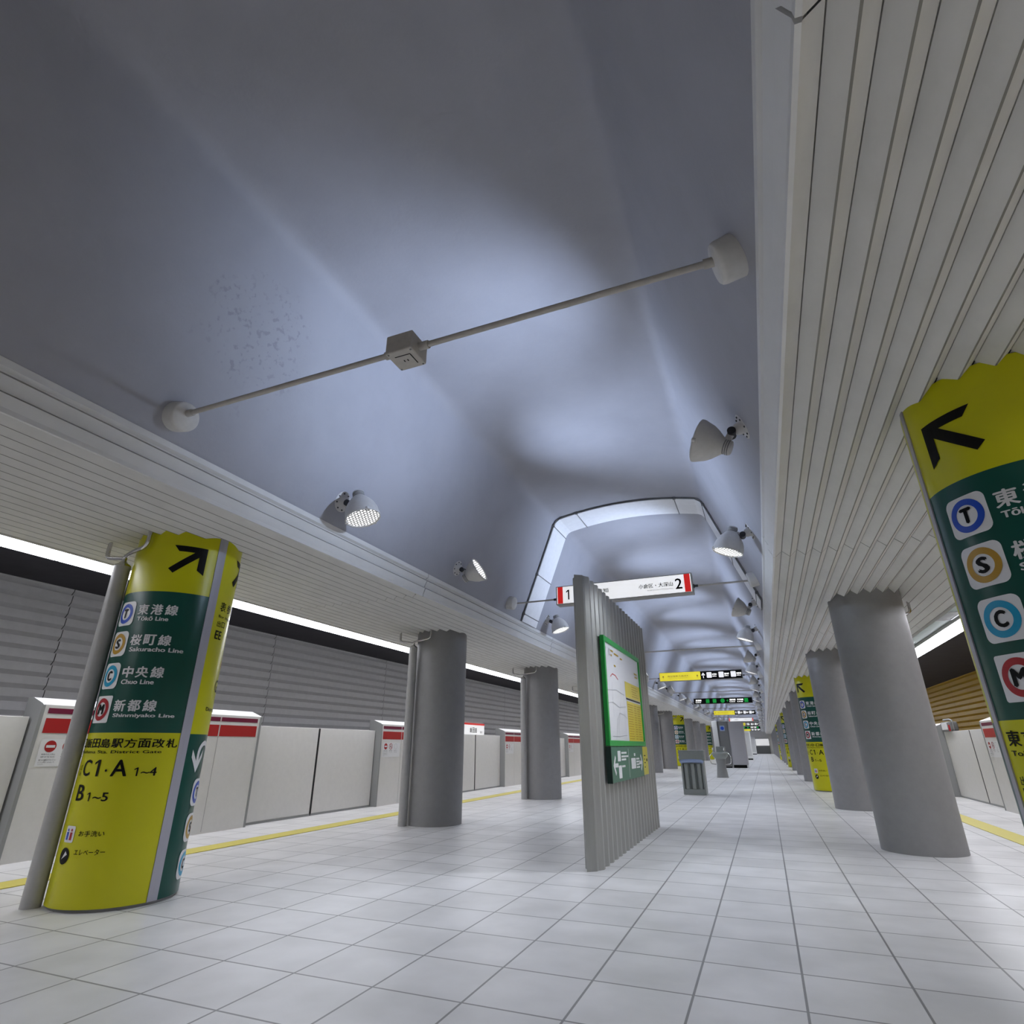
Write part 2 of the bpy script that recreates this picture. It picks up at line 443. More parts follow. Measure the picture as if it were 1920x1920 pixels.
for row, sd in (('L', -1), ('R', 1)):
    x, y = ROWS[row]; proto = column_proto(sd); plain = 0
    for n in range(0, 21):
        c = proto if n == 0 else dup(proto)
        c.location = (x, y+SPC*n, 0)
        if n in SIGNED[row]:
            k = SIGNED[row].index(n)
            c['label'] = 'grey round column inside the %s yellow and green wraparound sign on the %s side' % (ORD[k], WALLN[row])
            c['group'] = 'columns carrying wraparound signs'
        else:
            c['label'] = 'plain grey round column with pipe, %s plain one along the %s wall side' % (ORD[plain], WALLN[row])
            c['group'] = 'plain columns on the %s side' % WALLN[row]; plain += 1

# ------------------------------------------------------------------ wraparound signs
RP = .405
def cmap(off): return lambda u, v: ((RP+off)*math.sin(u/RP), -(RP+off)*math.cos(u/RP), v)
def dg(t): return R(t)*RP
def sign_proto(row):
    L = row == 'L'
    root = thing('wraparound_sign', '', 'sign')
    e = 82 if L else 86
    a0, a1 = -e, e
    def panel(name, t0, t1, bands, parent):
        b = MB()
        for z0, z1, k in bands:
            nn = 40
            rows = [[cmap(0)(dg(t0+(t1-t0)*i/nn), z) for i in range(nn+1)] for z in (z0, z1)]
            b.grid(rows, k, True)
        # returned edges give the sheet its thickness
        for t in (t0, t1):
            p = lambda off, z: ((RP+off)*math.sin(R(t)), -(RP+off)*math.cos(R(t)), z)
            b.face([p(0, bands[0][0]), p(0, bands[-1][1]), p(-.02, bands[-1][1]), p(-.02, bands[0][0])], 'dark')
        return b.build(name, parent)
    ZT = 2.672
    fr = panel('front_panel', a0, a1, [(.02, 1.10, 'yellow'), (1.10, 2.15, 'green'), (2.15, ZT, 'yellow')], root)
    bk = panel('back_panel', (93 if L else 92), (360-93 if L else 360-92), [(.02, 1.095, 'green'), (1.095, ZT, 'yellow')], root)
    for t0, t1 in ((e, 92.5 if L else 92), (-92.5 if L else -92, -e)):
        b = MB(); rows = [[((RP+o)*math.sin(R(t)), -(RP+o)*math.cos(R(t)), z) for o, t in ((-.004, t0), (.006, t0), (.006, (t0+t1)/2), (.006, t1), (-.004, t1))] for z in (.02, ZT)]
        b.grid(rows, 'strip', False); b.build('edge_strip', root)
    # --- front: arrow
    c3 = cmap(.003); c4 = cmap(.0045); c5 = cmap(.006); ST = .02
    b = MB()
    w = dg(37)
    if L: b.shape(xf(ARROW, lambda x, y: (dg(33)+x*w, 2.305+y*.235)), 'black', c3, ST)
    else: b.shape(xf(ARROW, lambda x, y: (dg(-33)-x*w, 2.255+y*.235)), 'black', c3, ST)
    b.build('arrow', fr)
    bx = -20 if L else -70.5
    for zc, ch, k, jp, en, wen in ((1.978, 'T', 'blue', '東港線', 'Tōkō Line', .235), (1.742, 'S', 'ochre', '桜町線', 'Sakuracho Line', .385),
                                   (1.502, 'C', 'cyan', '中央線', 'Chuo Line', .235), (1.262, 'M', 'red', '新都線', 'Shinmiyako Line', .42)):
        u0 = dg(bx); u1 = dg(bx+27); uc = (u0+u1)/2
        b = MB(); h = .095
        b.shape([rrect(u0, u1, zc-h, zc+h, .035 if ch != 'M' else .012)], 'white', c3, ST)
        b.shape([ring(uc, zc, .05, .079)], k, c4, ST)
        b.shape(fit(ch, uc-(.028 if ch != 'M' else .034), uc+(.028 if ch != 'M' else .034), zc-.037, zc+.037, .06), 'black', c5, ST)
        b.build('line_symbol', fr)
        t0 = dg(bx+31); wl = MB()
        wl.shape(chars(jp, t0, .104, zc-.017, .083, .034, .088), 'white', c3, ST)
        wl.shape(fit(en, t0+.008, t0+.008+wen, zc-.064, zc-.030, .035), 'white', c3, ST)
        wl.build('white_lettering', fr)
    b = MB()
    b.shape(chars('東京メトロ飯田島駅方面改札', dg(-81), dg(12.5), .998, .062, .022, .080), 'black', c3, ST)
    b.shape(fit('Tokyo Metro Iidashima Sta. District Gate', dg(-81), dg(66.5), .955, .982, .012), 'black', c3, ST)
    b.build('black_lettering', fr); b = MB()
    if L: e0, c0 = -19, -11
    else: e0, c0 = -81, -62
    b.shape(fit('出口', dg(e0), dg(e0+5 if L else e0+14), .85, .885, .008), 'black', c3, ST)
    b.shape(fit('Exit', dg(e0), dg(e0+5 if L else e0+12), .815, .84, .01), 'black', c3, ST)
    U = lambda d: dg(c0+d)
    b.shape(fit('C', U(0), U(12.5), .812, .92, .02), 'black', c3, ST)
    b.shape(one(U(17), U(23.5), .812, .92, .45), 'black', c3, ST)
    b.shape([disc(U(31), .85, .008, 12)], 'black', c3, ST)
    b.shape(fit('A', U(36), U(51), .812, .92, .02), 'black', c3, ST)
    b.shape(one(U(57), U(60.5), .812, .868, .4)+fit('~4', U(63), U(77), .812, .868, .02), 'black', c3, ST)
    b.shape(fit('B', U(0), U(12), .655, .757, .02), 'black', c3, ST)
    b.shape(one(U(17), U(20.5), .655, .71, .4)+fit('~5', U(24), U(39.5), .655, .71, .02), 'black', c3, ST)
    b.build('black_lettering', fr)
    # small pictograms low on the sheet
    b = MB(); uu = dg(-50) if not L else dg(-5)
    b.shape([rrect(uu-.05, uu+.05, .40, .50, .012)], 'white', c3, ST)
    for dx, k in ((-.02, 'blue'), (.02, 'red')):
        b.shape([disc(uu+dx, .475, .009, 12), [(uu+dx-.012, .462), (uu+dx+.012, .462), (uu+dx+.012, .415), (uu+dx-.012, .415)]], k, c4, ST)
    b.shape([disc(uu, .32, .05, 28)], 'black', c3, ST)
    b.shape([[(uu-.02, .30), (uu+.03, .33), (uu+.01, .35)]], 'white', c4, ST)
    b.shape(fit('エレベーター', uu+.09, uu+.30, .33, .365, .01), 'black', c3, ST)
    b.shape(fit('お手洗い', uu+.09, uu+.27, .44, .475, .01), 'black', c3, ST)
    b.build('pictogram', fr)
    # --- back panel
    o = 100 if L else 110
    b = MB(); b.shape(xf(ARROW, lambda x, y: (dg(o+14)+x*dg(36), 2.30+y*.24)), 'black', c3, ST); b.build('arrow', bk)
    b = MB()
    b.shape(chars('表参道方面', dg(o), .10, 2.06, .08, .012), 'black', c3, ST)
    b.shape(fit('for Hyosando', dg(o), dg(o+50), 2.0, 2.03, .01), 'black', c3, ST)
    b.shape(chars('出口', dg(o), .06, 1.93, .05, .01), 'black', c3, ST)
    b.shape(fit('EE', dg(o), dg(o+12), 1.83, 1.90, .02), 'black', c3, ST)
    b.shape(fit('改札', dg(o+30), dg(o+45), 1.62, 1.68, .012), 'red', c3, ST)
    b.shape(fit('G', dg(o+22), dg(o+32), 1.42, 1.52, .02), 'black', c3, ST)
    b.shape(fit('District Gate', dg(o+10), dg(o+55), 1.27, 1.30, .012), 'black', c3, ST)
    b.build('black_lettering', bk)
    b = MB(); uc = dg(o+24); zc = .95                                # white U-turn arrow
    n = 16; ro, ri = .10, .065
    top = [(uc+ro*math.cos(pi*i/n), zc+ro*math.sin(pi*i/n)) for i in range(n+1)] ; inn = [(uc+ri*math.cos(pi*i/n), zc+ri*math.sin(pi*i/n)) for i in range(n+1)]
    b.shape([(top+inn, [(i, i+1, n+2+i, n+1+i) for i in range(n)])], 'white', c3, ST)
    b.shape([[(uc-ro, zc), (uc-ri, zc), (uc-ri, zc-.08), (uc-ro, zc-.08)], [(uc+ri, zc), (uc+ro, zc), (uc+ro, zc-.10), (uc+ri, zc-.10)],
             [(uc-.0825, zc-.13), (uc-.16, zc-.02), (uc-.16, zc+.035), (uc-.0825, zc-.07)], [(uc-.0825, zc-.13), (uc-.0825, zc-.07), (uc-.01, zc+.035), (uc-.01, zc-.02)]], 'white', c3, ST)
    b.build('arrow', bk)
    for zc, ch, k in ((.68, 'T', 'blue'), (.44, 'S', 'ochre'), (.20, 'C', 'cyan')):
        b = MB(); u0 = dg(o+14); u1 = dg(o+41); uc = (u0+u1)/2
        b.shape([rrect(u0, u1, zc-.095, zc+.095, .05)], 'white', c3, ST); b.shape([ring(uc, zc, .05, .079)], k, c4, ST)
        b.shape(fit(ch, uc-.026, uc+.026, zc-.034, zc+.034, .06), 'black', c5, ST); b.build('line_symbol', bk)
    return root
for row in 'LR':
    x, y = ROWS[row]; proto = sign_proto(row)
    for k, n in enumerate(SIGNED[row]):
        s = proto if k == 0 else dup(proto)
        s.location = (x, y+SPC*n, 0)
        s['label'] = 'yellow and dark green wraparound sign with four line symbols, %s on the %s side' % (ORD[k], WALLN[row])
        s['group'] = 'wraparound column signs'

# ------------------------------------------------------------------ light strips
for sd, row in ((-1, 'L'), (1, 'R')):
    proto = thing('strip_light', '', 'ceiling light')
    b = MB(); b.prism_y([(-.14, .02)]+[(-.14*math.cos(pi*i/10), -.05*math.sin(pi*i/10)) for i in range(11)]+[(.14, .02)], .012, 1.138, 'tube'); b.build('diffuser', proto)
    b = MB(); b.box(-.15, .15, .0, 1.15, .02, .07, 'sdark'); b.build('housing', proto)
    b = MB(); b.box(-.03, .03, 1.139, 1.149, -.055, .02, 'mid'); b.build('end_clip', proto)
    for i in range(88):
        s = proto if i == 0 else dup(proto)
        s.location = (CX+sd*4.808, -4.7+1.15*i, 2.815)
        s['label'] = 'white glowing strip light in the long line above the %s wall side doors' % WALLN[row]
        s['group'] = 'strip lights above the %s side' % WALLN[row]

# ------------------------------------------------------------------ platform doors
def smap(sd, o, y0):           # u runs to the viewer's right on the face at offset o
    return (lambda u, v: (sd*o, u, v)) if sd < 0 else (lambda u, v: (sd*o, W-u, v))
W = 2.90; OF = 5.12; OP = 5.24
def housing(sd):
    root = thing('platform_door_housing', '', 'platform door housing')
    b = MB()
    # casing: front, sloped cap coloured as lamp-lit, dark ends
    pr = [(OF, .0), (OF, 1.405), (OF+.02, 1.418), (OF+.19, 1.479), (OF+.28, 1.479), (OF+.30, 0)]
    y0, y1 = 0, W
    P = lambda o, y, z: (sd*o, y, z)
    b.face([P(OF, y0, 0), P(OF, y1, 0), P(OF, y1, 1.405), P(OF, y0, 1.405)], 'psd')
    for (a, c) in zip(pr[1:], pr[2:5]):
        b.face([P(a[0], y0, a[1]), P(a[0], y1, a[1]), P(c[0], y1, c[1]), P(c[0], y0, c[1])], 'psdcap_lit')
    b.face([P(OF+.28, y0, 1.479), P(OF+.28, y1, 1.479), P(OF+.30, y1, 0), P(OF+.30, y0, 0)], 'psdside')
    for y in (y0, y1): b.face([P(o, y, z) for o, z in pr], 'psdside')
    b.build('casing', root)
    m1 = smap(sd, OF-.0025, 0); m2 = smap(sd, OF-.004, 0)
    b = MB()
    for s0, s1 in ((.06, .69), (.71, 2.19), (2.21, 2.84)):
        b.shape([[(s0, 1.322), (s1, 1.322), (s1, 1.374), (s0, 1.374)]], 'purple', m1)
        b.shape([[(s0, 1.137), (s1, 1.137), (s1, 1.277), (s0, 1.277)]], 'dred', m1)
    b.build('stripe', root)
    b = MB()
    for s in (.70, 2.20): b.shape([[(s-.003, 0.02), (s+.003, .02), (s+.003, 1.137), (s-.003, 1.137)]], 'fine', m1)
    b.build('panel_seam', root)
    for ya_, yb_ in ((-.012, .022), (W-.022, W+.012)):
        b = MB(); b.box(sd*(OF-.006), sd*(OF+.02), ya_, yb_, 0, 1.40, 'psdside'); b.build('edge_strip', root)
    # notice with three pictograms
    b = MB(); b.shape([[(.075, .826), (.66, .826), (.66, 1.08), (.075, 1.08)]], 'white', m1); nb = b.build('notice', root)
    b = MB(); m3 = smap(sd, OF-.0055, 0)
    for i, cu in enumerate((.175, .345, .515)):
        if i == 0:
            b.shape([disc(cu, 1.012, .055)], 'dred', m2); b.shape([[(cu-.042, 1.0), (cu+.042, 1.0), (cu+.042, 1.024), (cu-.042, 1.024)]], 'white', m3)
        elif i == 1:
            b.shape([ring(cu, 1.012, .045, .055)], 'dred', m2)
            b.shape([[(cu-.038, 1.043), (cu-.031, 1.05), (cu+.038, .981), (cu+.031, .974)]], 'dred', m3)
            b.shape([[(cu-.035, .998), (cu+.025, .998), (cu+.025, 1.006), (cu-.035, 1.006)]], 'black', m2)
            b.shape([[(cu+.01, 1.02), (cu+.02, 1.02), (cu+.03, 1.04), (cu+.02, 1.045)]], 'mapl', m2)
        else:
            b.shape([ring(cu, 1.012, .047, .05)], 'fink', m2)
    for cu, jp, en in ((.175, '線路内立入禁止', 'KEEP OFF THE TRACKS'), (.345, '構内禁煙', 'No smoking'), (.515, '防犯カメラ', 'Camera')):
        w = .065 if cu < .3 else .05
        b.shape(fit(jp, cu-w, cu+w, .930, .946), 'ink', m2); b.shape(fit(en, cu-w, cu+w, .908, .920), 'ink', m2)
    b.shape(fit('駆け込み乗車はおやめください', .10, .26, .878, .893), 'ink', m2); b.shape(fit('ドアに手をつかないで', .10, .25, .858, .871), 'ink', m2); b.shape(fit('ください', .10, .15, .842, .852), 'ink', m2)
    b.build('pictogram', nb)
    return root
def leaf(sd, w, first_leaf):
    root = thing('sliding_platform_door', '', 'platform door')
    b = MB(); b.box(sd*OP, sd*(OP+.06), .006, w-.006, .03, 1.29, 'psd', .006); b.build('door_panel', root)
    b = MB(); b.box(sd*(OP-.002), sd*(OP+.062), .0, w, .0, .03, 'psdside'); b.build('bottom_rail', root)
    b = MB(); e0 = w-.006 if first_leaf else -.012; b.box(sd*(OP-.001), sd*(OP+.058), e0, e0+.018, .03, 1.285, 'seam'); b.build('rubber_edge', root)
    return root
for sd, row, ys0, gapo in ((-1, 'L', 3.77, 1.43), (1, 'R', 4.20, 1.20)):
    PER = 5.92; hp = housing(sd); w1 = gapo; w2 = PER-W-gapo
    l1 = leaf(sd, w1-.03, True); l2 = leaf(sd, w2-.03, False); first = True; nd = 0
    for k in range(-1, 15):
        y = ys0+PER*k
        h = hp if k == -1 else dup(hp); h.location = (CX, y, 0)
        h['label'] = 'white door housing with red stripes and notice, %s along the %s wall side' % (ORD[k+1], WALLN[row]) if k > -1 else 'white door housing with red stripes before the first column on the %s wall side' % WALLN[row]
        h['group'] = 'door housings on the %s side' % WALLN[row]
        for q, (lp, yy) in enumerate(((l1, y+W+.014), (l2, y+W+w1+.012))):
            d = lp if k == -1 else dup(lp); d.location = (CX, yy, 0)
            d['label'] = 'white sliding platform door leaf, %s along the platform edge facing the %s wall' % (ORD[nd], WALLN[row]); nd += 1
            d['group'] = 'sliding door leaves on the %s side' % WALLN[row]
# camera-like device on top of the golden side door
t = thing('platform_monitor', 'small grey monitor with white face on top of the doors by the golden wall', 'monitor', (3.72, 15.65, 1.292))
b = MB(); b.box(-.09, .09, -.30, .30, .0, .19, 'mid', .03); b.build('casing', t)
b = MB(); b.box(-.10, -.085, -.22, .18, .03, .16, 'white', .006); b.build('screen', t)
b = MB(); b.tube([(-.02, -.30, .02), (-.02, -.40, .02), (-.02, -.42, .20), (-.02, -.2, .235), (-.02, .25, .235)], .018, 'mid', 10, .08); b.build('hood', t)
b = MB(); b.box(-.095, -.07, -.33, -.29, .0, .12, 'red'); b.build('red_marker', t)
# ventilation grille
t = thing('vent_grille', 'grey square vent grille in the ceiling above the golden side platform edge', 'vent', (CX+4.46, 10.75, 2.864))
b = MB()
for a in ((-.16, .16, -.33, -.30), (-.16, .16, .30, .33), (-.16, -.13, -.33, .33), (.13, .16, -.33, .33)): b.box(a[0], a[1], a[2], a[3], 0, .02, 'psdside')
b.build('frame', t)
b = MB()
for i in range(12): b.box(-.13, .13, -.28+i*.05, -.255+i*.05, .005, .02, 'mid')
b.build('slat_panel', t)

# station name plate on the grey track wall
t = thing('station_name_plate', 'white station name plate with red top band on the grey louvred wall', 'sign', (CX-8.76, 20.9, 1.52))
b = MB(); b.box(-.03, 0, -1.2, 1.15, -.33, .33, 'swhite', .01); b.build('plate', t)
b = MB(); b.box(0, .006, -1.2, 1.15, .26, .33, 'sred'); b.build('red_band', t)
b = MB(); b.shape(chars('飯田島', -.15, .22, -.02, .19, .02), 'ink', lambda u, v: (.008, u, v))
b.shape(fit('Iidashima', -.1, .4, -.15, -.09), 'ink', lambda u, v: (.008, u, v)); b.shape(fit('鶴町', .75, 1.0, -.03, .06), 'fink', lambda u, v: (.008, u, v)); b.build('lettering', t)

# ------------------------------------------------------------------ spotlights on the vault walls
def spotlight(sd, up):
    """local origin at the wall plate; sd=-1 on the grey side (x grows inward)"""
    i = -sd                                                     # inward
    root = thing('wall_spotlight', '', 'spotlight')
    wn = Vector((i*.932, 0, -.362)).normalized()                # normal of the sloped wall, into the room
    b = MB(); b.lathe([(0, .10), (.012, .10), (.016, .094), (.016, .05), (.06, .042), (.075, .03)], -wn*.012, wn, 'lamp', 32)
    b.build('wall_plate', root)
    b = MB()
    u = wn.orthogonal().normalized(); v = wn.cross(u)
    for k in range(8):
        a = 2*pi*k/8+.3; p = (u*math.cos(a)+v*math.sin(a))*.078
        b.lathe([(0, .008), (.007, .006)], p+wn*.004, wn, 'dark', 10)
    b.build('bolt', root)
    J = Vector((i*.078, 0, -.035))
    if up: neck = Vector((i*.10, 0, -.155)); fc = Vector((i*.305, 0, -.05))
    else: neck = Vector((i*.165, 0, .065)); fc = Vector((i*.25, 0, -.195))
    ax = (fc-neck).normalized(); L = (fc-neck).length
    b = MB(); b.tube([wn*.05, J, neck+ax*.055], .026, 'lamp', 14, .02); b.build('bracket_arm', root)
    b = MB(); b.cyl(J+Vector((0, -.045, 0)), J+Vector((0, .045, 0)), .03, 'dark', 20); b.build('pivot_knob', root)
    b = MB()
    pr = [(-.005, .044), (0, .052), (.05, .052), (.055, .058), (.075, .075), (.11, .105), (.15, .13), (.20, .148), (L-.01, .156), (L, .158), (L+.012, .158), (L+.012, .148), (L-.004, .146)]
    b.lathe(pr, neck, ax, 'lamp', 40, True, True, False); sh = b.build('lamp_shade', root)
    # three dark ribs round the cooling neck
    b = MB()
    for d in (.012, .027, .042): b.lathe([(d, .0525), (d, .0545), (d+.006, .0545), (d+.006, .0525)], neck, ax, 'mid', 28, True, False, False)
    b.build('neck_rib', sh)
    b = MB(); b.lathe([(0, .147), (.004, .10), (.008, .001)], (0, 0, 0), (0, 0, 1), 'lens', 32, True, False, False)
    g = b.build('lamp_glass', root); g.location = fc; g.rotation_mode = 'QUATERNION'; g.rotation_quaternion = Vector((0, 0, 1)).rotation_difference(ax)
    for k in range(3):
        b = MB(); a = 2*pi*k/3+.4; e = ax.orthogonal().normalized(); f2 = ax.cross(e); p = fc+(e*math.cos(a)+f2*math.sin(a))*.152
        b.lathe([(-.012, .016), (.014, .016)], p, ax, 'lamp', 8)
        b.build('rim_clip', root)
    li = bpy.data.lights.new('lamp_beam', 'SPOT')
    li.energy = UPW if up else DNW; li.color = (.60, .73, 1.0) if up else (.84, .9, 1.0); li.spot_size = R(98 if up else 130); li.spot_blend = 1; li.shadow_soft_size = .08
    lo = bpy.data.objects.new('lamp_beam', li); COL.objects.link(lo); lo.parent = root
    lo.location = fc+ax*.03; lo.rotation_mode = 'QUATERNION'; lo.rotation_quaternion = Vector((0, 0, -1)).rotation_difference(ax)
    return root
UPW, DNW = 350, 140
def wall_x(o_sd, z): return CX+o_sd*(1.83-.38*(z-2.90))
for sd, row in ((-1, 'L'), (1, 'R')):
    pu = spotlight(sd, True); pd = spotlight(sd, False); fu = fd = True; cnt = 0
    for k in range(0, 16):
        for j, yo in enumerate((3.88, 6.19)):
            y = yo+5.8*k
            if y > 96: continue
            up = (j == 1) if sd < 0 else (j == 0)
            if k == -1 and y < 0 and False: continue
            if up: s = pu if fu else dup(pu); fu = False
            else: s = pd if fd else dup(pd); fd = False
            z = 3.115
            s.location = (wall_x(sd, z), y, z)
            if k < 0:
                s['label'] = 'white wall spotlight %s behind the nearest cross conduit on the %s side' % ('aimed up' if up else 'aimed down', WALLN[row])
            else:
                s['label'] = 'white vault spotlight %s, %s beyond the nearest cross conduit on the %s side' % ('aimed up' if up else 'aimed down', ORD[cnt] if cnt else 'first', WALLN[row]); cnt += 1
            s['group'] = 'vault spotlights on the %s side' % WALLN[row]

# ------------------------------------------------------------------ conduits and hanging signs across the vault
ZC = 3.057
def cap(b, sd):
    i = -sd; x = wall_x(sd, ZC)
    wn = Vector((i*.97, 0, -.24)).normalized()
    b.lathe([(-.05, .104), (.075, .1), (.09, .096), (.098, .088), (.10, .001)], (x, 0, ZC), wn, 'cap', 40, True, True, False)
def conduit(y, label, boxed=True, mid=True):
    t = thing('cross_conduit', label, 'conduit', (0, y, 0), 'cross conduits under the vault')
    xl, xr = wall_x(-1, ZC)+.09, wall_x(1, ZC)-.09
    for sd in (-1, 1):
        b = MB(); cap(b, sd); b.build('wall_cover', t)
    b = MB(); b.cyl((xl-.02, 0, ZC), (xr+.02, 0, ZC), .0165, 'conduit', 14); b.build('pipe', t)
    for x, d in ((xl, 1), (xr, -1), (-1.615, -1), (-1.448, 1)):
        b = MB(); b.cyl((x-.01*d, 0, ZC), (x+.055*d, 0, ZC), .0235, 'conduit', 14); b.build('pipe_collar', t)
    if not boxed: return t
    b = MB(); b.box(-1.615, -1.448, -.085, .08, ZC-.066, ZC+.055, 'conduit', .008); jb = b.build('junction_box', t)
    zb = ZC-.0665
    b = MB(); m = lambda u, v: (-1.531+u, v, zb)
    b.shape([[(-.05, .0), (.045, .0), (.045, .004), (-.05, .004)]], 'black', m) if False else None
    b.shape([[(-.048, -.044), (.05, -.044), (.05, -.037), (-.048, -.037)], [(.045, -.04), (.052, -.04), (.052, .045), (.045, .045)],
             [(-.016, -.004), (-.009, -.004), (-.009, .012), (-.016, .012)], [(.006, -.004), (.013, -.004), (.013, .012), (.006, .012)]], 'black', m)
    b.build('socket_cover', jb)
    b = MB()
    for dx in (-.07, .07):
        for dy in (-.07, .065): b.lathe([(0, .006), (.004, .005)], (-1.531+dx, dy, zb+.001), (0, 0, -1), 'mid', 8)
    b.build('screw', jb)
    return t
cys = [2.17+11.6*k for k in range(8)]
cw = ['nearest beige conduit with junction box crossing under the vault'] + ['beige conduit crossing under the vault, %s counting from the nearest one' % ORD[i] for i in range(1, 8)]
for i, y in enumerate(cys):
    if i == 0: c0 = conduit(y, cw[0])
    elif i == 1: c1 = conduit(y, cw[1], False)
    else:
        c = dup(c1); c.location = (0, y, 0); c['label'] = cw[i]
def hanger(y, x0, x1, z0, z1, label, paint, lit):
    t = thing('hanging_sign', label, 'sign', (0, y, 0), 'signs hung across the vault')
    xl, xr = wall_x(-1, ZC)+.09, wall_x(1, ZC)-.09
    for sd in (-1, 1):
        b = MB(); cap(b, sd); b.build('wall_cover', t)
    b = MB(); b.cyl((xl-.02, .09, ZC), (x0+.01, .09, ZC), .0125, 'conduit', 12); b.cyl((x1-.01, .09, ZC), (xr+.02, .09, ZC), .0125, 'conduit', 12); b.build('pipe', t)
    for x, d in ((x0, -1), (x1, 1)):
        b = MB(); b.lathe([(0, .03), (.03, .03), (.035, .018), (.08, .018)], (x, .09, ZC), (d, 0, 0), 'dark', 14)
        b.build('pipe_joint', t)
    b = MB(); b.box(x0-.018, x1+.018, .004, .18, z0-.014, z1+.014, 'sdark', .004); b.build('casing', t)
    paint(t, x0, x1, z0, z1, lambda u, v: (u, -.001, v), lambda u, v: (u, -.003, v))
    return t
def quad(u0, u1, v0, v1): return [(u0, v0), (u1, v0), (u1, v1), (u0, v1)]
def face_slab(name, t, x0, x1, z0, z1, k):
    b = MB(); b.box(x0, x1, 0, .01, z0, z1, k); return b.build(name, t)
def p_white(t, x0, x1, z0, z1, m, m2):
    face_slab('lit_face', t, x0, x1, z0, z1, 'swhite')
    b = MB(); b.shape([quad(x0+.01, x0+.09, z0, z1), quad(x1-.09, x1-.01, z0, z1)], 'sred', m); b.build('red_block', t)
    b = MB(); h = z1-z0
    b.shape(one(x0+.14, x0+.19, z0+.05, z1-.05, .42), 'black', m); b.shape(fit('2', x1-.215, x1-.12, z0+.05, z1-.05, .02), 'black', m)
    b.shape(fit('古宿良知', x0+.44, x0+.78, z0+.10, z1-.085, .02), 'fink', m); b.shape(fit('小倉区・大深山', x1-.72, x1-.245, z0+.10, z1-.085, .02), 'fink', m)
    b.shape(fit('Furujuku-Rachi', x0+.50, x0+.72, z0+.055, z0+.078), 'fink', m) ; b.shape(fit('Kogura-ku / Omiyama', x1-.60, x1-.25, z0+.055, z0+.078), 'fink', m)
    b.build('lettering', t)
def p_yellow(t, x0, x1, z0, z1, m, m2):
    xm = (x0+x1)/2+.02
    face_slab('yellow_face', t, x0, xm, z0, z1, 'syel'); face_slab('black_face', t, xm, x1, z0, z1, 'black')
    b = MB(); h = z1-z0
    for xx in (x0+.08, xm-.13):
        b.shape(xf(SARROW, lambda x, y: (xx+y*.06, z0+.16-x*.09)), 'ink', m)
    b.shape(fit('飯田島駅方面改札', x0+.25, xm-.35, z0+.11, z0+.165), 'ink', m); b.shape(fit('Iidashima Sta. District Gate', x0+.25, xm-.4, z0+.065, z0+.09), 'ink', m)
    b.build('dark_lettering', t)
    b = MB(); ua = xm+.03
    b.shape(xf(SARROW, lambda x, y: (ua+y*.11, z1-.04-x*.17)), 'swhite', m)
    for i, tx in enumerate(('お手洗い', '案内所', '駅長室')):
        u = xm+.19+i*.36
        b.shape([rrect(u, u+.15, z0+.045, z1-.035, .02)], 'swhite', m)
        b.shape(fit(tx, u+.17, u+.31, z0+.12, z0+.175, .01), 'swhite', m); b.shape(fit('Office', u+.17, u+.29, z0+.075, z0+.10, .01), 'swhite', m)
    b.build('white_lettering', t)
def p_green(t, x0, x1, z0, z1, m, m2):
    face_slab('black_face', t, x0, x1, z0, z1, 'black')
    b = MB(); w = x1-x0
    for f, tx in ((.03, '東港線'), (.62, '桜町線'), (.75, '中央線')):
        b.shape(fit(tx, x0+f*w, x0+f*w+.28, z0+.12, z0+.20, .02), 'swhite', m); b.shape(fit('Line', x0+f*w, x0+f*w+.25, z0+.05, z0+.09, .02), 'swhite', m)
    b.build('white_lettering', t)
    b = MB()
    for f in (.21, .33, .87): b.shape([rrect(x0+f*w, x0+f*w+.17, z0+.035, z1-.035, .02)], 'sgrn', m)
    b.shape([disc(x0+.50*w, (z0+z1)/2, .10, 24)], 'sgrn', m); b.shape(xf(SARROW, lambda x, y: (x0+.60*w-x*.10, z0+.06+y*.13)), 'sgrn', m)
    b.build('green_emblem', t)
ZA, ZB = 2.965, 3.215
hang = [(7.95, -2.553, -.615, p_white, 'lit white hanging sign with red ends and numbers 1 and 2 behind the map board'),
        (19.55, -2.86, -.35, p_yellow, 'yellow and black hanging sign, nearest of its kind beyond the map board'),
        (31.15, -2.99, -.27, p_green, 'black hanging sign with white and green marks, nearest of its kind'),
        (42.75, -2.90, -.30, p_yellow, 'second yellow and black hanging sign, beyond the black and green one'),
        (54.35, -2.553, -.615, p_white, 'far white hanging sign with red ends, above the tall grey cabinet'),
        (65.95, -2.86, -.35, p_yellow, 'third yellow and black hanging sign, far down the vault'),
        (77.55, -2.99, -.27, p_green, 'far black hanging sign with green marks, second of its kind'),
        (89.15, -2.86, -.35, p_yellow, 'farthest yellow and black hanging sign, close to the end wall')]
for y, x0, x1, pf, lb in hang: hanger(y, x0, x1, ZA, ZB, lb, pf, True)

# ------------------------------------------------------------------ white cover over the vault joint
t = thing('vault_joint_cover', 'white panelled cover strip arching across the vault wall to wall', 'cover strip', (0, 0, 0))
ya, yb = 8.58, 9.23
full = [(o, z) for o, z in half[1:]]
path = [(CX-o, z) for o, z in full] + [(CX+o, z) for o, z in full[-2::-1]]
